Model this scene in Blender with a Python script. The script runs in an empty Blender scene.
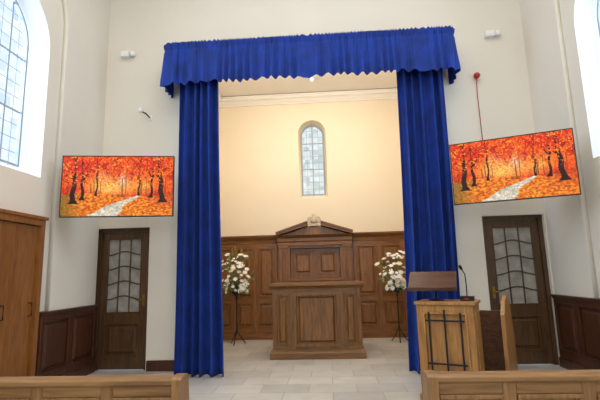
import bpy, bmesh, math, random
import numpy as np
from mathutils import Matrix, Vector
random.seed(7)
scn=bpy.context.scene
COL=bpy.context.collection

# ------------------------------------------------------------ materials
def srgb(r,g,b):
    def c(v):
        v=v/255.0
        return v/12.92 if v<=0.04045 else ((v+0.055)/1.055)**2.4
    return (c(r),c(g),c(b),1.0)
def newmat(name):
    m=bpy.data.materials.new(name); m.use_nodes=True
    nt=m.node_tree; b=nt.nodes['Principled BSDF']
    return m,nt,b
def plain(name,col,rough=0.6,metal=0.0,bump=0.0,bscale=40,var=0.06,sheen=0.0,vscale=3.0):
    m,nt,b=newmat(name)
    tc=nt.nodes.new('ShaderNodeTexCoord')
    n=nt.nodes.new('ShaderNodeTexNoise'); n.inputs['Scale'].default_value=vscale; n.inputs['Detail'].default_value=4
    nt.links.new(tc.outputs['Object'],n.inputs['Vector'])
    r=nt.nodes.new('ShaderNodeValToRGB')
    r.color_ramp.elements[0].position=0.3; r.color_ramp.elements[1].position=0.7
    r.color_ramp.elements[0].color=tuple(max(0,c*(1-var)) for c in col[:3])+(1,)
    r.color_ramp.elements[1].color=tuple(min(1,c*(1+var)) for c in col[:3])+(1,)
    nt.links.new(n.outputs['Fac'],r.inputs['Fac']); nt.links.new(r.outputs['Color'],b.inputs['Base Color'])
    b.inputs['Roughness'].default_value=rough; b.inputs['Metallic'].default_value=metal
    if sheen: b.inputs['Sheen Weight'].default_value=sheen; b.inputs['Sheen Tint'].default_value=(.1,.35,1,1)
    if bump:
        n2=nt.nodes.new('ShaderNodeTexNoise'); n2.inputs['Scale'].default_value=bscale; n2.inputs['Detail'].default_value=6
        nt.links.new(tc.outputs['Object'],n2.inputs['Vector'])
        bp=nt.nodes.new('ShaderNodeBump'); bp.inputs['Strength'].default_value=bump; bp.inputs['Distance'].default_value=0.01
        nt.links.new(n2.outputs['Fac'],bp.inputs['Height']); nt.links.new(bp.outputs['Normal'],b.inputs['Normal'])
    return m
def wood(name,dark,light,rough=0.38,axis='Z',scale=1.0):
    m,nt,b=newmat(name)
    tc=nt.nodes.new('ShaderNodeTexCoord'); mp=nt.nodes.new('ShaderNodeMapping')
    s={'Z':(14,14,1.3),'X':(1.3,14,14),'Y':(14,1.3,14)}[axis]
    mp.inputs['Scale'].default_value=tuple(k*scale for k in s)
    nt.links.new(tc.outputs['Object'],mp.inputs['Vector'])
    n=nt.nodes.new('ShaderNodeTexNoise'); n.inputs['Scale'].default_value=1.6; n.inputs['Detail'].default_value=7; n.inputs['Distortion'].default_value=1.2
    nt.links.new(mp.outputs['Vector'],n.inputs['Vector'])
    r=nt.nodes.new('ShaderNodeValToRGB'); r.color_ramp.elements[0].position=0.32; r.color_ramp.elements[1].position=0.68
    r.color_ramp.elements[0].color=dark; r.color_ramp.elements[1].color=light
    nt.links.new(n.outputs['Fac'],r.inputs['Fac']); nt.links.new(r.outputs['Color'],b.inputs['Base Color'])
    b.inputs['Roughness'].default_value=rough
    bp=nt.nodes.new('ShaderNodeBump'); bp.inputs['Strength'].default_value=0.15; bp.inputs['Distance'].default_value=0.004
    nt.links.new(n.outputs['Fac'],bp.inputs['Height']); nt.links.new(bp.outputs['Normal'],b.inputs['Normal'])
    return m

M_wall=plain('plaster_white',srgb(222,216,204),0.85,bump=0.08,bscale=25,var=0.02,vscale=1.2)
M_chan=plain('plaster_cream',srgb(236,222,198),0.85,bump=0.05,bscale=25,var=0.02,vscale=1.0)
M_ceil=plain('plaster_ceiling',srgb(238,234,228),0.9,var=0.01)
M_white=plain('white_paint',srgb(232,236,238),0.5,var=0.01)
M_oak=wood('oak_panel',srgb(98,60,24),srgb(142,92,42))
M_oakx=wood('oak_panel_rail',srgb(98,60,24),srgb(142,92,42),axis='X')
M_cat=wood('oak_catafalque',srgb(94,60,26),srgb(136,93,46))
M_catx=wood('oak_catafalque_rail',srgb(94,60,26),srgb(136,93,46),axis='X')
M_dark=wood('dark_wainscot',srgb(50,24,13),srgb(82,43,22))
M_door=wood('door_brown',srgb(60,40,22),srgb(90,62,34))
M_odoor=wood('oak_door',srgb(114,68,28),srgb(146,94,44),rough=0.3)
M_pew=wood('pew_oak',srgb(112,80,46),srgb(152,114,72),axis='X')
M_pewz=wood('pew_oak_upright',srgb(112,80,46),srgb(152,114,72))
M_lec=wood('lectern_oak',srgb(136,94,48),srgb(174,128,74))
M_book=wood('bookrest_wood',srgb(62,38,22),srgb(94,62,40),axis='X')
M_black=plain('black_metal',srgb(22,22,24),0.4,0.3,var=0.02)
M_steel=plain('dark_steel',srgb(50,52,58),0.35,0.8,var=0.02)
M_lead=plain('lead_bar',srgb(150,158,168),0.6,0.0,var=0.05)
M_brass=plain('aged_brass',srgb(150,120,60),0.35,0.9,var=0.05)
M_red=plain('red_plastic',srgb(170,30,25),0.4,var=0.02)
M_leaf=plain('leaf_green',srgb(96,124,70),0.6,var=0.3,vscale=30)
M_petal=plain('petal_white',srgb(255,254,250),0.7,var=0.01,vscale=30)
M_petal2=plain('petal_cream',srgb(250,240,216),0.7,var=0.02,vscale=30)
for mm in (M_petal,M_petal2):
    bb=mm.node_tree.nodes['Principled BSDF']; bb.inputs['Subsurface Weight'].default_value=.4; bb.inputs['Subsurface Radius'].default_value=(.03,.03,.03); bb.inputs['Subsurface Scale'].default_value=.5
M_stone=plain('carved_stone',srgb(196,182,160),0.8,var=0.08,vscale=20)
M_blue=plain('blue_velvet',srgb(0,42,128),0.85,var=0.3,sheen=0.10,vscale=4,bump=0.1,bscale=200)

def floor_mat():
    m,nt,b=newmat('stone_tile_floor')
    tc=nt.nodes.new('ShaderNodeTexCoord')
    br=nt.nodes.new('ShaderNodeTexBrick'); br.offset=0.5
    br.inputs['Scale'].default_value=1.0
    br.inputs['Brick Width'].default_value=0.6; br.inputs['Row Height'].default_value=0.4
    br.inputs['Mortar Size'].default_value=0.005
    br.inputs['Color1'].default_value=srgb(206,201,192); br.inputs['Color2'].default_value=srgb(184,181,176)
    br.inputs['Mortar'].default_value=srgb(158,154,148)
    nt.links.new(tc.outputs['Object'],br.inputs['Vector'])
    n=nt.nodes.new('ShaderNodeTexNoise'); n.inputs['Scale'].default_value=4; n.inputs['Detail'].default_value=6
    nt.links.new(tc.outputs['Object'],n.inputs['Vector'])
    mx=nt.nodes.new('ShaderNodeMixRGB'); mx.blend_type='MULTIPLY'; mx.inputs['Fac'].default_value=0.4
    r=nt.nodes.new('ShaderNodeValToRGB'); r.color_ramp.elements[0].color=(.68,.66,.63,1); r.color_ramp.elements[1].color=(1,1,1,1)
    r.color_ramp.elements[0].position=.3; r.color_ramp.elements[1].position=.65
    nt.links.new(n.outputs['Fac'],r.inputs['Fac'])
    nt.links.new(br.outputs['Color'],mx.inputs['Color1']); nt.links.new(r.outputs['Color'],mx.inputs['Color2'])
    nt.links.new(mx.outputs['Color'],b.inputs['Base Color'])
    b.inputs['Roughness'].default_value=0.28
    return m
M_floor=floor_mat()
def glass_mat(name,c1,c2,sc=7.5,em=.75):
    # obscured leaded glass: part clear transmission, part emission added to imitate daylight glow
    m,nt,b=newmat(name); nt.nodes.remove(b)
    out=nt.nodes['Material Output']
    tc=nt.nodes.new('ShaderNodeTexCoord')
    v=nt.nodes.new('ShaderNodeTexVoronoi'); v.inputs['Scale'].default_value=sc; v.inputs['Randomness'].default_value=0.3
    nt.links.new(tc.outputs['Object'],v.inputs['Vector'])
    sp=nt.nodes.new('ShaderNodeSeparateColor'); nt.links.new(v.outputs['Color'],sp.inputs[0])
    r=nt.nodes.new('ShaderNodeValToRGB'); r.color_ramp.elements[0].color=c1; r.color_ramp.elements[1].color=c2
    nt.links.new(sp.outputs[0],r.inputs['Fac'])
    t=nt.nodes.new('ShaderNodeBsdfTransparent'); t.inputs['Color'].default_value=(.45,.47,.5,1)
    g=nt.nodes.new('ShaderNodeEmission'); g.inputs['Strength'].default_value=em
    nt.links.new(r.outputs['Color'],g.inputs['Color'])
    mx=nt.nodes.new('ShaderNodeAddShader')
    nt.links.new(t.outputs[0],mx.inputs[0]); nt.links.new(g.outputs[0],mx.inputs[1]); nt.links.new(mx.outputs[0],out.inputs['Surface'])
    return m
M_glass=glass_mat('leaded_glass',srgb(185,208,232),srgb(245,250,255),em=.8)
M_glassg=glass_mat('leaded_glass_green',srgb(165,175,150),srgb(232,234,218),9,.72)
M_frost=plain('frosted_door_glass',srgb(148,146,138),0.25,var=0.28,vscale=6)

# ------------------------------------------------------------ builder
class B:
    def __init__(s): s.bm=bmesh.new(); s.mats=[]; s.M=Matrix.Identity(4)
    def mi(s,m):
        if m not in s.mats: s.mats.append(m)
        return s.mats.index(m)
    def v(s,p): return s.bm.verts.new(s.M@Vector(p))
    def face(s,vs,m,smooth=False):
        try:
            f=s.bm.faces.new(vs); f.material_index=s.mi(m); f.smooth=smooth; return f
        except ValueError: return None
    def box(s,x0,x1,y0,y1,z0,z1,m):
        v=[s.v(p) for p in ((x0,y0,z0),(x1,y0,z0),(x1,y1,z0),(x0,y1,z0),(x0,y0,z1),(x1,y0,z1),(x1,y1,z1),(x0,y1,z1))]
        for q in ((0,3,2,1),(4,5,6,7),(0,1,5,4),(1,2,6,5),(2,3,7,6),(3,0,4,7)): s.face([v[i] for i in q],m)
    def prism(s,loop,d0,d1,m,plane='XZ',smooth=False):
        def P(a,b,c):
            return {'XZ':(a,c,b),'YZ':(c,a,b),'XY':(a,b,c)}[plane]
        A=[s.v(P(a,b,d0)) for a,b in loop]; C=[s.v(P(a,b,d1)) for a,b in loop]
        n=len(loop)
        s.face(A,m); s.face(C[::-1],m)
        for i in range(n): s.face([A[i],A[(i+1)%n],C[(i+1)%n],C[i]],m,smooth)
    def frust(s,x0,x1,z0,z1,yb,ins,yt,m):
        a=[s.v(p) for p in ((x0,yb,z0),(x1,yb,z0),(x1,yb,z1),(x0,yb,z1))]
        b=[s.v(p) for p in ((x0+ins,yt,z0+ins),(x1-ins,yt,z0+ins),(x1-ins,yt,z1-ins),(x0+ins,yt,z1-ins))]
        s.face(b,m)
        for i in range(4): s.face([a[i],a[(i+1)%4],b[(i+1)%4],b[i]],m)
    def panel(s,x0,x1,z0,z1,yf,m,mould=None,rec=0.022,field=True):
        mould=mould or m
        w=0.022
        yb=yf+rec
        for a in ((x0,x1,z0,z0+w),(x0,x1,z1-w,z1),(x0,x0+w,z0+w,z1-w),(x1-w,x1,z0+w,z1-w)):
            s.box(a[0],a[1],yf-0.012,yb,a[2],a[3],mould)
        s.box(x0+w,x1-w,yb-0.002,yb+0.006,z0+w,z1-w,m)
        if field and (x1-x0)>0.2 and (z1-z0)>0.2:
            s.frust(x0+w+0.03,x1-w-0.03,z0+w+0.03,z1-w-0.03,yb-0.002,0.03,yf-0.004,m)
    def framed(s,x0,x1,z0,z1,yf,th,xs,zs,m,mr=None,field=True):
        mr=mr or m
        ex=[x0]+[k for a in xs for k in a]+[x1]
        ez=[z0]+[k for a in zs for k in a]+[z1]
        for i in range(0,len(ex),2): s.box(ex[i],ex[i+1],yf,yf+th,z0,z1,m)
        for a,b in xs:
            for j in range(0,len(ez),2): s.box(a,b,yf+0.0005,yf+th,ez[j],ez[j+1],mr)
            for c,d in zs: s.panel(a,b,c,d,yf,m,field=field)
    def tube(s,pts,r,m,n=8,cap=True):
        pts=[Vector(p) for p in pts]; rings=[]
        for i,p in enumerate(pts):
            d=(pts[min(i+1,len(pts)-1)]-pts[max(i-1,0)]).normalized()
            u=d.cross(Vector((0,0,1)));
            if u.length<1e-3: u=d.cross(Vector((1,0,0)))
            u.normalize(); w=d.cross(u)
            rr=r[i] if isinstance(r,(list,tuple)) else r
            rings.append([s.v(p+u*rr*math.cos(2*math.pi*k/n)+w*rr*math.sin(2*math.pi*k/n)) for k in range(n)])
        for i in range(len(rings)-1):
            for k in range(n): s.face([rings[i][k],rings[i][(k+1)%n],rings[i+1][(k+1)%n],rings[i+1][k]],m,True)
        if cap: s.face(rings[0][::-1],m); s.face(rings[-1],m)
    def lathe(s,prof,c,m,n=20):
        rings=[]
        for r,z in prof: rings.append([s.v((c[0]+r*math.cos(2*math.pi*k/n),c[1]+r*math.sin(2*math.pi*k/n),c[2]+z)) for k in range(n)])
        for i in range(len(rings)-1):
            for k in range(n): s.face([rings[i][k],rings[i][(k+1)%n],rings[i+1][(k+1)%n],rings[i+1][k]],m,True)
        s.face(rings[0][::-1],m); s.face(rings[-1],m)
    def done(s,name,bevel=0.0,smooth_all=False):
        bmesh.ops.recalc_face_normals(s.bm,faces=s.bm.faces[:])
        me=bpy.data.meshes.new(name); s.bm.to_mesh(me); s.bm.free()
        for m in s.mats: me.materials.append(m)
        o=bpy.data.objects.new(name,me); COL.objects.link(o)
        if bevel:
            md=o.modifiers.new('bevel','BEVEL'); md.width=bevel; md.segments=2; md.limit_method='ANGLE'; md.angle_limit=math.radians(40)
        return o

def arch(c,hw,z0,zs,n=24):
    L=[(c-hw,z0),(c+hw,z0)]
    for i in range(n+1):
        a=math.pi*i/n; L.append((c+hw*math.cos(a),zs+hw*math.sin(a)))
    return L
def plate(name,loops,plane,d0,d1,m):
    cu=bpy.data.curves.new(name+'_c','CURVE'); cu.dimensions='2D'; cu.fill_mode='BOTH'; cu.extrude=abs(d1-d0)/2
    for L in loops:
        sp=cu.splines.new('POLY'); sp.points.add(len(L)-1)
        for i,(a,b) in enumerate(L): sp.points[i].co=(a,b,0,1)
        sp.use_cyclic_u=True
    t=bpy.data.objects.new('tmp',cu); COL.objects.link(t)
    dg=bpy.context.evaluated_depsgraph_get(); me=bpy.data.meshes.new_from_object(t.evaluated_get(dg))
    bpy.data.objects.remove(t); bpy.data.curves.remove(cu)
    c=(d0+d1)/2
    for v in me.vertices:
        a,b,k=v.co
        v.co=(a,c+k,b) if plane=='XZ' else (c+k,a,b)
    bm=bmesh.new(); bm.from_mesh(me); bmesh.ops.remove_doubles(bm,verts=bm.verts[:],dist=1e-5); bmesh.ops.recalc_face_normals(bm,faces=bm.faces[:]); bm.to_mesh(me); bm.free()
    me.materials.clear(); me.materials.append(m); me.name=name
    o=bpy.data.objects.new(name,me); COL.objects.link(o); return o

# ------------------------------------------------------------ room
XL,XR=-3.83,3.45; YF=6.9; YB=-5.0; ZC=7.2
b=B(); b.box(-4.4,4.0,YB-.2,10.3,-0.1,0,M_floor); b.done('floor')
b=B(); b.box(-3.9,3.52,YB-.2,YF+.3,ZC,ZC+.1,M_ceil); b.done('ceiling')
front=[(-3.95,0),(-3.80,0),(-3.80,2.25),(-2.90,2.25),(-2.90,0),(-2.0,0),(-2.0,4.95),(1.55,4.95),(1.55,0),(2.42,0),(2.42,2.25),(3.36,2.25),(3.36,0),(3.6,0),(3.6,ZC),(-3.95,ZC)]
plate('wall_front',[front],'XZ',YF,YF+.3,M_wall)
b=B(); b.box(-3.9,3.52,YB-.2,YB,0,ZC,M_wall); b.done('wall_rear')
WCL=4.72; WCR=4.90; WH=0.75; WZ0=2.80; WZS=4.62
rect=[(YB,0),(YF+.05,0),(YF+.05,ZC),(YB,ZC)]
plate('wall_left',[rect,arch(WCL,WH,WZ0,WZS)],'YZ',XL-.05,XL,M_wall)
plate('wall_right',[rect,arch(WCR,WH,WZ0,WZS)],'YZ',XR,XR+.05,M_wall)
def blind(name,x0,x1,wc):
    L=[(YB,0)]
    for c in (-2.5,1.1,wc):
        hw=1.02
        L+= [(c-hw,0)]+[(c-hw*math.cos(math.pi*i/24),5.1+hw*math.sin(math.pi*i/24)) for i in range(25)]+[(c+hw,0)]
    L+=[(YF,0),(YF,ZC),(YB,ZC)]
    plate(name,[L],'YZ',x0,x1,M_wall)
blind('trim_1',XL,XL+.07,WCL); blind('trim_2',XR-.07,XR,WCR)

def window(name,cx,cz0,hw0,zs,xface,xglass,plane,splay,sill,gl,pitch):
    b=B()
    def P(a,z,d): return (a,d,z) if plane=='XZ' else (d,a,z)
    o=arch(cx,hw0,cz0,zs,28); hi=hw0-splay; i_=arch(cx,hi,cz0+sill,zs,28)
    A=[b.v(P(a,z,xface)) for a,z in o]; C=[b.v(P(a,z,xglass)) for a,z in i_]
    n=len(A)
    for k in range(n): b.face([A[k],A[(k+1)%n],C[(k+1)%n],C[k]],M_white if plane=='YZ' else M_chan,k>1)
    s=1 if xglass>xface else -1
    G=[b.v(P(a,z,xglass-s*.01)) for a,z in i_]; b.face(G,gl)
    fr=arch(cx,hi-.03,cz0+sill+.03,zs,28)
    F0=[b.v(P(a,z,xglass-s*.05)) for a,z in i_]; F1=[b.v(P(a,z,xglass-s*.05)) for a,z in fr]; F2=[b.v(P(a,z,xglass)) for a,z in fr]
    for k in range(n):
        b.face([F0[k],F0[(k+1)%n],F1[(k+1)%n],F1[k]],M_lead); b.face([F1[k],F1[(k+1)%n],F2[(k+1)%n],F2[k]],M_lead)
    def bar(a0,a1,z0,z1,d):
        p,q=sorted((xglass-s*.012,xglass-s*(.012+d)))
        if plane=='XZ': b.box(a0,a1,p,q,z0,z1,M_lead)
        else: b.box(p,q,a0,a1,z0,z1,M_lead)
    nv=int(round(2*hi/pitch))
    for k in range(1,nv):
        a=cx-hi+2*hi*k/nv; zt=zs+math.sqrt(max(0,hi*hi-(a-cx)**2))
        w=.012 if (k==nv//2 or (nv>7 and k in (nv//4,nv-nv//4))) else .004
        bar(a-w,a+w,cz0+sill,zt,.012 if w>.01 else .004)
    z=cz0+sill; k=0; hp=pitch*1.25
    while z+hp<zs+hi-.03:
        z+=hp; k+=1
        h=hi if z<zs else math.sqrt(max(0,hi*hi-(z-zs)**2))
        w=.012 if k%4==0 else .004
        bar(cx-h,cx+h,z-w,z+w,.011 if w>.01 else .003)
    return b.done(name)
window('window_1',WCL,WZ0,WH,WZS,XL,XL-.27,'YZ',.13,.12,M_glass,.15)
window('window_2',WCR,WZ0,WH,WZS,XR,XR+.27,'YZ',.13,.12,M_glass,.15)

# chancel
plate('wall_chancel_back',[[(-2.75,0),(2.35,0),(2.35,5.9),(-2.75,5.9)],arch(-.29,.335,3.18,4.77)],'XZ',10.1,10.16,M_chan)
window('window_3',-.29,3.18,.335,4.77,10.1,10.36,'XZ',.055,.10,M_glassg,.13)
b=B(); b.box(-2.75,-2.65,YF+.3,10.1,0,5.9,M_chan); b.done('wall_chancel_left')
b=B(); b.box(2.25,2.35,YF+.3,10.1,0,5.9,M_chan); b.done('wall_chancel_right')
b=B(); b.box(-2.75,2.35,YF+.3,10.16,5.75,5.85,M_ceil)
b.box(-2.75,2.35,YF+.29,YF+.3,4.95,5.85,M_ceil); b.done('ceiling_chancel')
def cprof(): return [(0,0),(-.03,0),(-.04,.03),(-.07,.05),(-.10,.09),(-.16,.12),(-.17,.16),(-.20,.16),(-.20,.19),(0,.19)]
b=B(); b.prism([(10.1+a,5.54+z) for a,z in cprof()],-2.65,2.25,M_ceil,'YZ'); b.done('trim_3')
b=B(); b.prism([(-2.65-a,5.54+z) for a,z in cprof()],7.2,10.1,M_ceil,'XZ')
b.prism([(2.25+a,5.54+z) for a,z in cprof()],7.2,10.1,M_ceil,'XZ'); b.done('trim_4')
b=B(); b.lathe([(.02,-.16),(.05,-.15),(.06,-.10),(.03,-.06),(.10,-.035),(.16,-.02),(.22,-.01),(.23,0)],(-.22,9.0,5.75),M_white,28); b.done('ceiling_light')

b=B(); b.box(-2.88,-2.0,YF-.03,YF,0,.14,M_dark); b.box(-2.88,-2.0,YF-.02,YF,.14,.16,M_dark); b.done('baseboard_front_left',.004)
b=B(); b.box(1.55,2.40,YF-.03,YF,0,.14,M_dark); b.box(1.55,2.40,YF-.02,YF,.14,.16,M_dark); b.done('baseboard_front_right',.004)

def wains(name,side,y0,y1):
    b=B()
    xf = XL+.07 if side<0 else XR-.07
    if side<0: b.M=Matrix.Translation((xf,0,0))@Matrix(((0,-1,0,0),(1,0,0,0),(0,0,1,0),(0,0,0,1)))
    else: b.M=Matrix.Translation((xf,0,0))@Matrix(((0,1,0,0),(-1,0,0,0),(0,0,1,0),(0,0,0,1)))
    a0,a1=(y0,y1) if side<0 else (-y1,-y0)
    n=max(1,int(round((a1-a0)/.55))); w=(a1-a0)/n
    xs=[(a0+i*w+.05,a0+(i+1)*w-.05) for i in range(n)]
    b.framed(a0,a1,.12,1.0,-.04,.04,xs,[(.24,.92)],M_dark,M_dark)
    b.box(a0,a1,-.06,0,0,.13,M_dark)
    b.box(a0,a1,-.07,0,1.0,1.03,M_dark); b.box(a0,a1,-.055,0,.975,1.0,M_dark)
    b.box(a0,a1,-.011,.068,0.001,1.029,M_dark)
    return b.done(name,.004)
wains('trim_5',-1,5.53,6.88)
wains('trim_6',1,3.9,6.88)
wains('trim_7',-1,-4.9,4.0)

# ------------------------------------------------------------ doors
def glazed_door(name,x0,x1,z1,hx):
    b=B(); y=YF+.10
    fw=.06
    b.box(x0,x0+fw,y-.03,y+.08,0,z1,M_door); b.box(x1-fw,x1,y-.03,y+.08,0,z1,M_door); b.box(x0+fw,x1-fw,y-.03,y+.08,z1-fw,z1,M_door)
    a0,a1=x0+fw+.004,x1-fw-.004; zt=z1-fw-.004
    g0,g1=a0+.10,a1-.10; gz0,gz1=.88,zt-.11
    for q in ((a0,g0,.01,zt),(g1,a1,.01,zt)): b.box(q[0],q[1],y,y+.045,q[2],q[3],M_door)
    for q in ((gz1,zt),(.72,gz0),(.01,.2)): b.box(g0,g1,y+.0005,y+.045,q[0],q[1],M_door)
    b.panel(g0,g1,.2,.72,y,M_door,rec=.02)
    b.box(g0,g1,y+.035,y+.045,.2,.72,M_door)
    b.box(g0,g1,y+.022,y+.028,gz0,gz1,M_frost)
    for q in ((g0,g0+.015,gz0,gz1),(g1-.015,g1,gz0,gz1),(g0,g1,gz0,gz0+.015),(g0,g1,gz1-.015,gz1)): b.box(q[0],q[1],y-.006,y+.02,q[2],q[3],M_door)
    W=g1-g0
    for k in (1,2):
        x=g0+W*k/3; b.box(x-.009,x+.009,y+.004,y+.022,gz0,gz1,M_door)
    rows=5; H=gz1-gz0
    for r in range(1,rows):
        zc=gz0+H*r/rows
        n=30; A=.03
        # one gently undulating glazing bar running the full width
        wz=lambda t: zc+A*math.cos(2*math.pi*(t-.5))
        for i in range(n):
            t0,t1=i/n,(i+1)/n
            p0=(g0+W*t0,wz(t0)); p1=(g0+W*t1,wz(t1))
            b.prism([(p0[0],p0[1]-.010),(p1[0],p1[1]-.010),(p1[0],p1[1]+.010),(p0[0],p0[1]+.010)],y+.004,y+.022,M_door)
    b.box(hx-.02,hx+.02,y-.006,y,.98,1.16,M_brass)
    b.tube([(hx,y-.004,1.08),(hx,y-.05,1.08),(hx+(.1 if hx<(x0+x1)/2 else -.1),y-.055,1.08)],.008,M_brass)
    return b.done(name,.002)
glazed_door('door_1',-3.80,-2.90,2.25,-3.01)
glazed_door('door_2',2.42,3.36,2.25,2.53)
# oak door on left wall : flush leaf in moulded frame
b=B(); b.M=Matrix.Translation((XL,0,0))@Matrix(((0,-1,0,0),(1,0,0,0),(0,0,1,0),(0,0,0,1)))
b.box(4.02,4.10,-.10,0,0,2.22,M_odoor); b.box(5.42,5.50,-.10,0,0,2.22,M_odoor); b.box(4.10,5.42,-.10,0,2.14,2.22,M_odoor)
b.box(3.99,5.53,-.12,0,2.22,2.26,M_odoor)
for q in ((4.105,4.758),(4.762,5.415)):
    b.box(q[0],q[1],-.055,-.01,.01,2.135,M_odoor)
b.box(4.745,4.775,-.065,-.055,.01,2.135,M_odoor)
for yy in (4.86,5.34): b.tube([(yy,-.055,1.0),(yy,-.10,1.0),(yy,-.10,1.16),(yy,-.055,1.16)],.009,M_black)
b.done('door_3',.003)

# ------------------------------------------------------------ back panelling (reredos)
yp=9.92
xa,xb=-1.10,.51
def side_panels(name,x0,x1,n):
    b=B()
    w=(x1-x0)/n; xs=[(x0+i*w+.06,x0+(i+1)*w-.06) for i in range(n)]
    b.framed(x0,x1,.14,2.12,yp,.06,xs,[(.26,.80),(.92,2.02)],M_oak,M_oakx)
    b.box(x0,x1,yp-.03,10.09,0,.14,M_oakx)
    b.prism([(10.09,2.12),(yp-.01,2.12),(yp-.02,2.20),(yp-.05,2.23),(yp-.09,2.27),(yp-.10,2.31),(10.09,2.31)],x0,x1,M_oakx,'YZ')
    b.box(x0,x1,yp+.05,10.09,.14,2.12,M_oak)
    b.done(name,.003)
side_panels('wall_panelling_left',-2.64,xa-.065,3); side_panels('wall_panelling_right',xb+.065,2.24,3)
b=B()
yq=yp-.12; xm=(xa+xb)/2
for p0,p1 in ((xa,xa+.18),(xb-.18,xb)):
    b.framed(p0,p1,.16,2.05,yq,.1,[(p0+.045,p1-.045)],[(.28,1.96)],M_oak,field=False)
    b.box(p0-.02,p1+.02,yq-.02,yp+.1,0,.16,M_oakx); b.box(p0-.02,p1+.02,yq-.02,yp+.1,2.0,2.06,M_oakx)
    b.box(p0,p1,yq+.09,10.09,.16,2.05,M_oak)
b.box(xa-.06,xa,yp+.02,10.09,.0,2.05,M_oak); b.box(xb,xb+.06,yp+.02,10.09,.0,2.05,M_oak)
b.prism([(10.09,2.05),(yq-.02,2.05),(yq-.02,2.12),(yq-.04,2.15),(yq-.04,2.22),(yq-.07,2.24),(yq-.12,2.28),(10.09,2.28)],xa-.04,xb+.04,M_oakx,'YZ')
zt=2.28
b.prism([(xa+.08,zt),(xb-.08,zt),(xm+.14,zt+.20),(xm-.14,zt+.20)],yq,10.0,M_oak)
for s in (-1,1):
    e=xa-.06 if s<0 else xb+.06
    i=xm+s*.15
    b.prism([(e,zt),(i,zt+.21),(i,zt+.29),(e,zt+.06)],yq-.12,10.05,M_oakx)
    b.prism([(e-s*0,zt+.045),(i+s*.0,zt+.275),(i,zt+.31),(e,zt+.08)],yq-.15,10.05,M_oakx)
n0,n1=xa+.18,xb-.18
b.box(n0,n1,yp,10.05,0.0,1.05,M_oak); b.box(n0,n1,yq-.02,yp,1.26,1.32,M_oakx)
b.box(n0,n1,yq+.02,yp,.16,1.26,M_oak)
b.box(n0,n1,yp+.06,10.05,1.05,2.05,M_oak)
b.box(n0,n0+.06,yq+.02,yp+.06,1.32,2.05,M_oak); b.box(n1-.06,n1,yq+.02,yp+.06,1.32,2.05,M_oak); b.box(n0+.06,n1-.06,yq+.02,yp+.06,1.99,2.05,M_oakx)
dw=(n1-n0-.13)/2
for k in range(2):
    q0=n0+.065+k*dw; q1=q0+dw-.005
    b.framed(q0,q1,1.325,1.985,yp+.005,.05,[(q0+.07,q1-.07)],[(1.40,1.91)],M_oak)
b.done('altar_reredos',.002)
b=B()
b.box(xm-.10,xm+.10,yq-.04,yq+.06,zt+.20,zt+.26,M_stone)
b.lathe([(.03,0),(.07,.02),(.085,.06),(.07,.12),(.05,.17),(.045,.20),(.03,.235),(.008,.245)],(xm,yq+.01,zt+.255),M_stone,14)
for s in (-1,1):
    b.prism([(xm+s*.03,zt+.30),(xm+s*.13,zt+.27),(xm+s*.16,zt+.36),(xm+s*.12,zt+.42),(xm+s*.06,zt+.42)],yq-.01,yq+.03,M_stone)
b.done('carved_dove_ornament',.008)

# ------------------------------------------------------------ catafalque
b=B()
cx0,cx1=-1.0,.53; cy0,cy1=7.68,8.65
b.box(cx0-.05,cx1+.05,cy0-.05,cy1+.05,0,.10,M_catx)
b.prism([(cy0-.05,.10),(cy0-.02,.13),(cy0,.15),(cy1,.15),(cy1+.02,.13),(cy1+.05,.10)],cx0-.03,cx1+.03,M_catx,'YZ')
b.framed(cx0,cx1,.15,1.17,cy0,.05,[(cx0+.06,cx0+.30),(cx0+.40,cx1-.40),(cx1-.30,cx1-.06)],[(.22,1.08)],M_cat,M_catx,field=True)
c0,c1=cx0+.37,cx1-.37
for q in ((c0,c0+.05,.20,1.10),(c1-.05,c1,.20,1.10),(c0+.05,c1-.05,1.05,1.10),(c0+.05,c1-.05,.20,.25)): b.box(q[0],q[1],cy0-.035,cy0+.02,q[2],q[3],M_cat)
b.box(cx0,cx1,cy0+.05,cy1,.15,1.17,M_cat)
for sx in (cx0-.006,cx1+.0): b.box(sx,sx+.006,cy0+.1,cy1-.1,.25,1.08,M_catx)
b.prism([(cy0-.005,1.17),(cy0-.03,1.20),(cy0-.06,1.215),(cy0-.07,1.22),(cy0-.07,1.265),(cy1+.07,1.265),(cy1+.07,1.22),(cy1,1.17)],cx0-.06,cx1+.06,M_catx,'YZ')
b.done('catafalque',.004)

# ------------------------------------------------------------ curtains
def curtain(name,xt0,xt1,xb0,xb1,seed,y=6.55,zt=4.98,zb=.015,folds=5):
    rnd=random.Random(seed)
    b=B(); NX=240; NZ=60
    ph=[rnd.uniform(0,6.28) for _ in range(6)]
    rows=[]
    for j in range(NZ+1):
        t=j/NZ; z=zt+(zb-zt)*t
        g=t**1.3
        x0=xt0+(xb0-xt0)*g; x1=xt1+(xb1-xt1)*g
        r=[]
        for i in range(NX+1):
            u=i/NX
            w=u+.035*math.sin(2*math.pi*u*1.4+ph[0]+t*.8)+.018*math.sin(2*math.pi*u*2.7+ph[1]-t*.9)
            A=.066+.025*t
            p=2*math.pi*folds*w
            s1=math.sin(p+ph[2]); d=A*(s1-.30*math.sin(2*p+ph[3]+.6*t))+.022*math.sin(p*.5+ph[4]+t*1.5)+.013*math.sin(p*2.6+ph[5]+t*2)*(1-.5*t)
            xx=x0+(x1-x0)*u+.026*math.cos(p+ph[2])+.01*math.sin(t*5+ph[3])*t
            r.append(b.v((xx,y-d,z)))
        rows.append(r)
    for j in range(NZ):
        for i in range(NX): b.face([rows[j][i],rows[j][i+1],rows[j+1][i+1],rows[j+1][i]],M_blue,True)
    o=b.done(name); md=o.modifiers.new('thick','SOLIDIFY'); md.thickness=.006; return o
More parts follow.
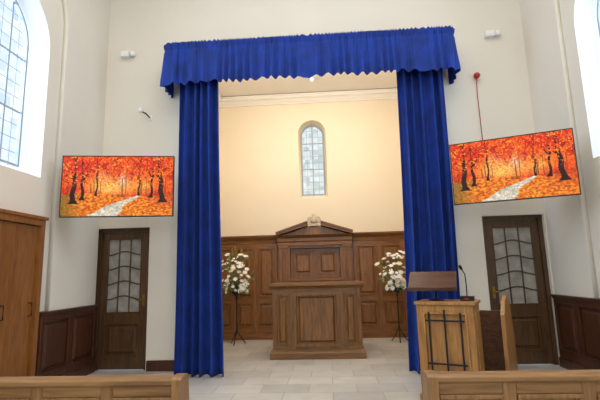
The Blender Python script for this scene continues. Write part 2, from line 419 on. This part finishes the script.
curtain('stage_curtain',-2.28,-1.65,-2.30,-1.56,3,y=6.48)
curtain('stage_curtain.001',1.22,1.90,1.13,1.86,5)
def pelmet():
    b=B(); x0,x1=-2.54,2.09; yf=6.36; yb=6.88; rc=.10
    path=[]
    def add(p,nrm): path.append((p,nrm))
    N1=70
    for i in range(N1): add((x0,yb+(yf+rc-yb)*i/N1),(-1,0))
    for i in range(12): a=math.pi+math.pi/2*i/12; add((x0+rc+rc*math.cos(a),yf+rc+rc*math.sin(a)),(math.cos(a),math.sin(a)))
    N2=900
    for i in range(0,N2): add((x0+rc+(x1-x0-2*rc)*i/N2,yf),(0,-1))
    for i in range(12): a=-math.pi/2+math.pi/2*i/12; add((x1-rc+rc*math.cos(a),yf+rc+rc*math.sin(a)),(math.cos(a),math.sin(a)))
    for i in range(0,N1+1): add((x1,yf+rc+(yb-yf-rc)*i/N1),(1,0))
    s=[0]
    for i in range(1,len(path)): s.append(s[-1]+math.dist(path[i][0],path[i-1][0]))
    NZ=30; zt,zb=5.17,4.46; rows=[]
    sm=lambda x:max(0,min(1,x))
    for j in range(NZ+1):
        t=j/NZ; r=[]
        for i,(p,n) in enumerate(path):
            q=s[i]
            w=q+.07*math.sin(q*3.1+1)+.04*math.sin(q*7.7)+.014*math.sin(q*17)
            ph=2*math.pi*w/.15
            fine=.008*math.sin(ph*3.0+math.sin(q*4))*sm(1-t*1.6)+.004*math.sin(ph*4.3+q)
            A=.006+.030*sm((t-.1)*1.3)
            d=A*math.sin(ph+.5*math.sin(q*3)+t*.5*math.sin(q*9))+fine+.035*t
            if t<.12: d+=.018*math.cos(t/.12*math.pi/2)
            elif t<.2: d-=.008
            k=sm((t-.7)/.3)
            dz=.014*math.sin(ph+1.2+.5*math.sin(q*3))*k+.012*math.sin(q*6.3)*k+.007*math.sin(q*21)*k
            if t<.06: dz=.010*math.sin(ph*3.1)
            z=zt+(zb-zt)*t+dz
            r.append(b.v((p[0]+n[0]*d,p[1]+n[1]*d,z)))
        rows.append(r)
    for j in range(NZ):
        for i in range(len(path)-1): b.face([rows[j][i],rows[j][i+1],rows[j+1][i+1],rows[j+1][i]],M_blue,True)
    b.box(x0+.03,x1-.03,yf+.05,yb+.01,5.10,5.14,M_dark)
    return b.done('curtain_pelmet')
pelmet()

# ------------------------------------------------------------ screens
def paint(W,H,seed):
    rng=np.random.default_rng(seed)
    def vn(sx,sy):
        g=rng.random((sy+2,sx+2)); y=np.linspace(0,sy,H,endpoint=False); x=np.linspace(0,sx,W,endpoint=False)
        yi=y.astype(int); xi=x.astype(int); fy=(y-yi)[:,None]; fx=(x-xi)[None,:]
        fy=fy*fy*(3-2*fy); fx=fx*fx*(3-2*fx)
        a=g[yi][:,xi]; b_=g[yi][:,xi+1]; c=g[yi+1][:,xi]; d=g[yi+1][:,xi+1]
        return (a*(1-fx)+b_*fx)*(1-fy)+(c*(1-fx)+d*fx)*fy
    V,U=np.mgrid[0:H,0:W]; U=U/(W-1); V=V/(H-1)
    C=np.zeros((H,W,3))
    def C3(*c): return np.array(c)/255.
    def mix(mask,c):
        nonlocal C
        C=C*(1-mask[...,None])+c*mask[...,None]
    sm=lambda a,b_,x: np.clip((x-a)/(b_-a),0,1)**2*(3-2*np.clip((x-a)/(b_-a),0,1))
    n1=vn(10,6)*.5+vn(26,16)*.3+vn(70,40)*.2
    C[:]=C3(238,84,26)
    mix(sm(.50,.62,n1)*.8,C3(198,34,16))
    mix(np.exp(-((U-.42)**2/.035+(V-.50)**2/.025))*.95,C3(255,210,104))
    mix(np.exp(-((U-.72)**2/.012+(V-.52)**2/.02))*.75,C3(255,196,90))
    mix(np.exp(-((U-.54)**2/.003+(V-.60)**2/.012))*.6,C3(226,232,232))
    mix(np.exp(-((U-.36)**2/.002+(V-.66)**2/.006))*.5,C3(226,232,232))
    for k in range(20):
        x=rng.uniform(0,1); w=rng.uniform(.002,.0045)
        mix(((np.abs(U-x-.03*(V-.5)*rng.uniform(-1,1))<w)&(V>.34)&(V<rng.uniform(.5,.8))).astype(float)*.7,C3(104,44,24))
    gz=.35+.03*np.sin(U*7)
    g=(V<gz).astype(float)
    gc=C3(228,120,36)+(vn(60,60)[...,None]-.5)*np.array([.4,.4,.15])
    C=C*(1-g[...,None])+gc*g[...,None]
    mix(g*sm(.24,.0,U)*.7,C3(112,98,38))
    mix(g*sm(.70,1.0,U)*sm(.05,.3,V)*.6,C3(188,48,16))
    mix(((np.abs(V-gz)<.025)).astype(float)*sm(.4,.6,vn(40,10))*.5,C3(130,56,22))
    c=.36+.26*(V/.34)+.28*np.maximum(0,V/.34-.45)**2+.012*np.sin(V*30); hw=.13*(1-V/.36)**1.0+.010
    pm=sm(.012,-.012,np.abs(U-c)-hw)*(V<.34)
    pc=C3(206,196,176)+(vn(30,40)[...,None]-.5)*.18
    C=C*(1-pm[...,None])+pc*pm[...,None]
    for x,w,lean,zb in ((.10,.022,.02,.20),(.185,.013,-.02,.26),(.80,.011,.03,.30),(.90,.022,-.05,.22),(.69,.006,.01,.33),(.31,.007,.0,.33)):
        ctr=x+lean*(V-.3)+.006*np.sin(V*22+x*30)
        ww=w*(1.25-.6*V)+.02*np.exp(-((V-zb)/.04)**2)*(w/.02)
        mix(((np.abs(U-ctr)<ww)&(V>zb)).astype(float),C3(48,22,18))
    for x,z,dx,dz in ((.11,.62,.16,.28),(.10,.70,-.10,.22),(.19,.6,.10,.3),(.89,.6,-.14,.26),(.89,.7,.1,.2),(.80,.66,-.08,.22)):
        t=np.clip(((U-x)*dx+(V-z)*dz)/(dx*dx+dz*dz),0,1)
        dd=np.hypot(U-x-t*dx,(V-z-t*dz)*.6)
        mix((dd<.006*(1.2-t)).astype(float),C3(54,22,14))
    n2=vn(80,50)+vn(14,8)*.5-.25
    mix(sm(.58,.70,n2)*sm(.42,.62,V),C3(246,98,24))
    n3=vn(50,30)+vn(12,8)*.4-.2; mix(sm(.68,.80,n3)*sm(.5,.65,V)*.7,C3(140,20,10))
    n4=vn(90,54); mix(sm(.74,.84,n4)*sm(.4,.6,V)*.9,C3(255,170,60))
    n5=vn(70,44)+vn(9,6)*.6-.3; mix(sm(.60,.72,n5)*sm(.62,.8,V)*.85,C3(218,42,16))
    C*= (0.84+.32*vn(110,64))[...,None]
    return np.clip(C,0,1)**2.2
def mat_screen():
    m,nt,b=newmat('screen_picture')
    a=nt.nodes.new('ShaderNodeAttribute'); a.attribute_name='Col'
    nt.links.new(a.outputs['Color'],b.inputs['Emission Color']); b.inputs['Emission Strength'].default_value=1.05
    b.inputs['Base Color'].default_value=(.005,.005,.005,1); b.inputs['Roughness'].default_value=.5; b.inputs['Specular IOR Level'].default_value=.2
    return m
M_scr=mat_screen()
def screen(name,pL,pR,zc,w=1.50,h=.86,wallp=None,seed=1):
    emp=bpy.data.objects.new(name,None); COL.objects.link(emp)
    pL=Vector((*pL,0)); pR=Vector((*pR,0)); c=(pL+pR)/2; c.z=zc
    ang=math.atan2(pR.y-pL.y,pR.x-pL.x)
    emp.location=c; emp.rotation_euler=(0,0,ang)
    b=B(); bz=.012
    b.box(-w/2,w/2,.004,.045,-h/2,h/2,M_black)
    for q in ((-w/2,w/2,-h/2,-h/2+bz),(-w/2,w/2,h/2-bz,h/2),(-w/2,-w/2+bz,-h/2,h/2),(w/2-bz,w/2,-h/2,h/2)): b.box(q[0],q[1],-.006,.004,q[2],q[3],M_black)
    b.box(-w*.3,w*.3,.045,.075,-h*.3,h*.25,M_black)
    o=b.done('casing',.002); o.parent=emp
    W,H=330,186; C=paint(W,H,seed)
    xs=np.linspace(-w/2+bz,w/2-bz,W); zs=np.linspace(-h/2+bz,h/2-bz,H)
    verts=[(x,0.001,z) for z in zs for x in xs]
    faces=[(j*W+i,j*W+i+1,(j+1)*W+i+1,(j+1)*W+i) for j in range(H-1) for i in range(W-1)]
    me=bpy.data.meshes.new('picture'); me.from_pydata(verts,[],faces)
    at=me.color_attributes.new('Col','FLOAT_COLOR','POINT')
    rgba=np.ones((H*W,4),dtype=np.float32); rgba[:,:3]=C.reshape(-1,3)
    at.data.foreach_set('color',rgba.ravel()); me.materials.append(M_scr)
    o=bpy.data.objects.new('display',me); COL.objects.link(o); o.parent=emp
    inv=(Matrix.Translation(c)@Matrix.Rotation(ang,4,'Z')).inverted()
    wp=inv@Vector(wallp)
    b=B(); b.tube([(0,.07,0),(wp.x*.4,.07+(wp.y-.07)*.3,0),(wp.x,wp.y,0)],.022,M_black)
    b.box(-.12,.12,.06,.085,-.15,.15,M_black)
    b.M=inv; b.box(wallp[0]-.06,wallp[0]+.06,wallp[1]-.02,wallp[1]-.003,wallp[2]-.15,wallp[2]+.15,M_black)
    o=b.done('bracket',.002); o.parent=emp
screen('wall_television',(-3.60,5.57),(-2.13,5.83),2.695,wallp=(-2.9,6.9,2.695),seed=4)
screen('wall_television.001',(1.77,6.04),(3.15,5.50),2.745,wallp=(2.7,6.9,2.745),seed=4)

# ------------------------------------------------------------ small wall fittings
def fitting(name,x,z):
    b=B(); b.box(x-.11,x+.03,YF-.09,YF,z-.05,z+.05,M_white); b.box(x-.09,x+.01,YF-.10,YF-.09,z-.03,z+.03,M_ceil)
    b.lathe([(.02,0),(.045,.015),(.05,.05),(.045,.08),(.02,.09)],(x+.09,YF-.06,z-.045),M_white,14)
    b.box(x+.03,x+.10,YF-.03,YF,z-.02,z+.02,M_white)
    b.done(name,.006)
fitting('emergency_light',-3.37,5.29); fitting('emergency_light.001',2.85,5.28)
b=B()
b.lathe([(.01,-.05),(.04,-.035),(.055,0),(.04,.035),(.01,.05)],(2.53,YF-.08,4.55),M_red,16)
b.tube([(2.53,YF-.08,4.55),(2.53,YF,4.55)],.02,M_red); b.tube([(2.53,YF-.05,4.52),(2.53,YF-.02,4.3),(2.55,YF-.015,3.0)],.006,M_red)
b.done('alarm_beacon')
b=B()
b.box(-2.98,-2.92,YF-.02,YF,4.08,4.16,M_white); b.tube([(-2.95,YF-.01,4.12),(-2.97,YF-.14,4.15),(-3.02,YF-.2,4.17)],.012,M_steel); b.lathe([(.015,0),(.035,.01),(.035,.06),(.02,.08)],(-3.03,YF-.22,4.14),M_white,12)
b.done('wall_sensor')

# ------------------------------------------------------------ lectern
emp=bpy.data.objects.new('church_lectern',None); COL.objects.link(emp)
emp.location=(1.36,5.25,0); emp.rotation_euler=(0,0,math.radians(-26))
w=.62; d=.42; ht=1.05
b=B()
b.box(-w/2-.02,w/2+.02,-d/2-.02,d/2+.02,0,.08,M_lec)
b.framed(-w/2,w/2,.08,ht,-d/2,.035,[(-w/2+.07,w/2-.07)],[(.16,ht-.08)],M_lec,field=False)
b.box(-w/2,-w/2+.03,-d/2+.035,d/2,.08,ht,M_lec); b.box(w/2-.03,w/2,-d/2+.035,d/2,.08,ht,M_lec)
b.box(-w/2+.03,w/2-.03,d/2-.05,d/2-.03,.08,.6,M_lec)
b.box(-w/2-.02,w/2+.02,-d/2-.02,d/2+.02,ht,ht+.035,M_lec)
b.box(w/2,w/2+.01,-d/2+.06,d/2-.06,.16,ht-.08,M_lec)
o=b.done('body',.004); o.parent=emp
b=B(); yy=-d/2-.012
for x in (-.17,0,.17): b.box(x-.009,x+.009,yy-.008,yy+.008,.15 if x==0 else .22,.97 if x else 1.0,M_steel)
for z in (.88,.42): b.box(-.21,.21,yy-.016,yy,z-.009,z+.009,M_steel)
o=b.done('metal_cross_frame'); o.parent=emp
b=B()
b.lathe([(.09,0),(.09,.012),(.02,.02),(.014,.03),(.014,.22)],(-.12,.0,ht+.035),M_black,16)
b.M=Matrix.Translation((-.15,-.02,ht+.26))@Matrix.Rotation(math.radians(8),4,'Z')@Matrix.Rotation(math.radians(32),4,'X')
b.box(-.27,.27,-.17,.19,-.012,.012,M_book); b.box(-.27,.27,-.19,-.17,-.012,.04,M_book)
o=b.done('book_rest',.003); o.parent=emp
b=B()
mx,my=.22,.02
b.box(mx-.07,mx+.07,my-.06,my+.06,ht+.035,ht+.085,M_black); b.box(mx-.02,mx+.02,my-.063,my-.06,ht+.05,ht+.065,M_red)
b.tube([(mx,my,ht+.08),(mx,my,ht+.25),(mx-.005,my+.0,ht+.33),(mx-.03,my-.02,ht+.39)],.0065,M_black)
b.tube([(mx-.03,my-.02,ht+.385),(mx-.045,my-.035,ht+.42),(mx-.055,my-.04,ht+.435)],[.014,.019,.009],M_black)
o=b.done('gooseneck_microphone'); o.parent=emp

# clergy stall to the right of the lectern
b=B(); b.M=Matrix.Translation((2.12,5.65,0))@Matrix.Rotation(math.radians(-30),4,'Z')
prof=[(-.34,0),(.24,0),(.24,.62),(.18,.80),(.12,1.00),(.02,1.10),(-.08,1.11),(-.22,1.05),(-.34,.9)]
b.prism(prof,.03,.075,M_lec,'YZ'); b.prism([(a,c*.92) for a,c in prof],-.36,-.315,M_lec,'YZ')
b.box(-.315,.03,.0,.02,.10,.92,M_book)
b.box(-.315,.03,.02,.20,.42,.45,M_book); b.box(-.315,.03,.18,.20,.05,.42,M_book)
b.done('clergy_stall',.004)

# ------------------------------------------------------------ pews
def pew(name,x0,x1,yb,step=.42):
    b=B()
    b.prism([(yb-.03,.86),(yb+.045,.86),(yb+.05,.885),(yb+.04,.905),(yb-.025,.905),(yb-.04,.89),(yb-.04,.87)],x0,x1,M_pew,'YZ')
    n=int(round((x1-x0)/step)); w=(x1-x0)/n
    b.framed(x0,x1,.10,.86,yb-.012,.03,[(x0+i*w+.035,x0+(i+1)*w-.035) for i in range(n)],[(.18,.80)],M_pewz,M_pew,field=False)
    b.box(x0,x1,yb+.02,yb+.42,.42,.45,M_pew)
    b.box(x0,x1,yb+.36,yb+.385,.30,.42,M_pew)
    for e in (x0-.03,x1-.025):
        L=[(yb-.06,0),(yb+.46,0),(yb+.46,.50),(yb+.42,.56),(yb+.20,.60),(yb+.10,.70),(yb+.075,.86),(yb+.07,.895)]
        L+=[(yb+.005+.065*math.cos(a),.895+.02*math.sin(a)) for a in (0.6,1.2,1.8,2.4,3.0)]+[(yb-.06,.88)]
        b.prism(L,e,e+.055,M_pewz,'YZ')
    return b.done(name,.005)
pew('church_pew',-3.66,-.84,2.46); pew('church_pew.001',.52,3.30,2.46)

# ------------------------------------------------------------ flower arrangements
def flowers(name,x,y,seed):
    rnd=random.Random(seed)
    b=B()
    for k in range(3):
        a=2*math.pi*k/3+.4
        b.tube([(x,y,.30),(x+.10*math.cos(a),y+.10*math.sin(a),.12),(x+.19*math.cos(a),y+.19*math.sin(a),.012)],.011,M_black)
    b.lathe([(.012,.2),(.018,.3),(.012,.35),(.012,.9),(.025,.94),(.012,.97),(.05,1.0),(.11,1.04),(.13,1.10),(.125,1.10),(.02,1.06)],(x,y,0),M_black,16)
    base=Vector((x,y,1.12))
    # stems radiate from the bowl in an irregular fan, taller in the middle, trailing at the sides
    for k in range(95):
        el=rnd.uniform(-.45,1.5); az=rnd.uniform(0,2*math.pi)
        L=(.24+.48*max(0,math.sin(el))**1.5)*rnd.uniform(.55,1.08)
        p=base+Vector((math.cos(az)*math.cos(el)*L*.95,math.sin(az)*math.cos(el)*L*.8,math.sin(el)*L*1.0+.06))
        if k%2==0: b.tube([base,(base+p)/2+Vector((0,0,.03)),p],.004,M_leaf,5)
        r=rnd.uniform(.028,.062); m=M_petal if rnd.random()<.8 else M_petal2
        nrm=((p-base).normalized()+Vector((0,-.7,.3))).normalized(); u=nrm.orthogonal().normalized(); w=nrm.cross(u)
        for ring,(cnt,R,h0,h1) in enumerate(((7,1.15,.05,.18),(5,.7,.2,.42))):
            cen=b.v(p+nrm*r*(.02+.12*ring))
            for q in range(cnt):
                a=2*math.pi*q/cnt+ring*.4
                P=[b.v(p+(u*math.cos(t)+w*math.sin(t))*rr*r+nrm*h*r) for t,rr,h in ((a-.42,R*.65,h0),(a,R,h1),(a+.42,R*.65,h0))]
                b.face([cen,P[0],P[1],P[2]],m,False)
    for k in range(90):
        el=rnd.uniform(-.6,1.5); az=rnd.uniform(0,2*math.pi)
        L0=(.22+.5*max(0,math.sin(el))**1.5)*rnd.uniform(.6,1.15)
        dr=Vector((math.cos(az)*math.cos(el),math.sin(az)*math.cos(el),math.sin(el)))
        p=base+Vector((dr.x*L0*.9,dr.y*L0*.8,dr.z*L0+.04)); dr=(dr+Vector((rnd.uniform(-.4,.4),rnd.uniform(-.4,.4),rnd.uniform(-.5,.2)))).normalized()
        sd=dr.orthogonal().normalized(); L=rnd.uniform(.07,.15)
        vs=[b.v(p),b.v(p+dr*L*.5+sd*L*.17),b.v(p+dr*L),b.v(p+dr*L*.5-sd*L*.17)]
        b.face(vs,M_leaf,False)
    return b.done(name)
flowers('flower_pedestal',-1.97,9.3,1); flowers('flower_pedestal.001',1.40,9.3,2)

b=B()
for i in range(9):
    yy=4.35+i*.085
    b.box(XR-.26,XR-.17,yy,yy+.06,.18,.92,M_white)
b.box(XR-.24,XR-.19,4.35,5.10,.22,.27,M_white); b.box(XR-.24,XR-.19,4.35,5.10,.83,.88,M_white)
for yy in (4.38,5.05): b.box(XR-.24,XR-.19,yy,yy+.03,0,.2,M_white)
b.done('radiator',.01)

# ------------------------------------------------------------ lights
w=bpy.data.worlds.new('World'); scn.world=w; w.use_nodes=True
nt=w.node_tree; bg=nt.nodes['Background']
tc=nt.nodes.new('ShaderNodeTexCoord'); sp=nt.nodes.new('ShaderNodeSeparateXYZ'); r=nt.nodes.new('ShaderNodeValToRGB')
nt.links.new(tc.outputs['Generated'],sp.inputs[0]); nt.links.new(sp.outputs['Z'],r.inputs['Fac'])
r.color_ramp.elements[0].position=0.0; r.color_ramp.elements[0].color=srgb(150,165,140)
r.color_ramp.elements[1].position=0.5; r.color_ramp.elements[1].color=srgb(200,220,250)
e=r.color_ramp.elements.new(.12); e.color=srgb(225,235,245)
nt.links.new(r.outputs['Color'],bg.inputs['Color']); bg.inputs['Strength'].default_value=1.0
def area(name,loc,rot,sx,sy,e,col):
    l=bpy.data.lights.new(name,'AREA'); l.shape='RECTANGLE'; l.size=sx; l.size_y=sy; l.energy=e; l.color=col
    o=bpy.data.objects.new(name,l); COL.objects.link(o); o.location=loc; o.rotation_euler=[math.radians(k) for k in rot]
area('nave_ceiling_light',(-.2,1.5,7.1),(0,0,0),5,7,310,(1,.95,.88))
area('daylight_left',(-4.9,4.78,4.3),(0,-90,0),2.6,1.6,400,(.60,.79,1))
area('daylight_right',(4.5,4.88,4.3),(0,90,0),2.6,1.6,280,(.64,.81,1))
area('chancel_light',(-.2,7.6,5.6),(25,0,0),3.0,.4,80,(1,.88,.71))
area('chancel_fill',(-.2,7.35,4.9),(62,0,0),3.0,.25,34,(1,.90,.76))  # added fill lamp without a fixture, lifts flowers and panelling
area('rear_fill',(-.2,-4.8,4.0),(90,0,0),5,3,210,(.82,.91,1))  # added cool fill in front of the solid rear wall, no window there

# ------------------------------------------------------------ camera
p,y,rr=[math.radians(a) for a in (9.5,3.5,-1.5)]
Mr=Matrix.Rotation(y,3,'Z')@Matrix.Rotation(math.pi/2+p,3,'X')@Matrix.Rotation(rr,3,'Z')
cam=bpy.data.cameras.new('camera'); o=bpy.data.objects.new('camera',cam); COL.objects.link(o)
o.location=(0,0,1.45); o.rotation_euler=Mr.to_euler(); cam.sensor_width=36; cam.lens=433*36/600; cam.clip_start=.05
scn.camera=o
scn.view_settings.view_transform='Standard'
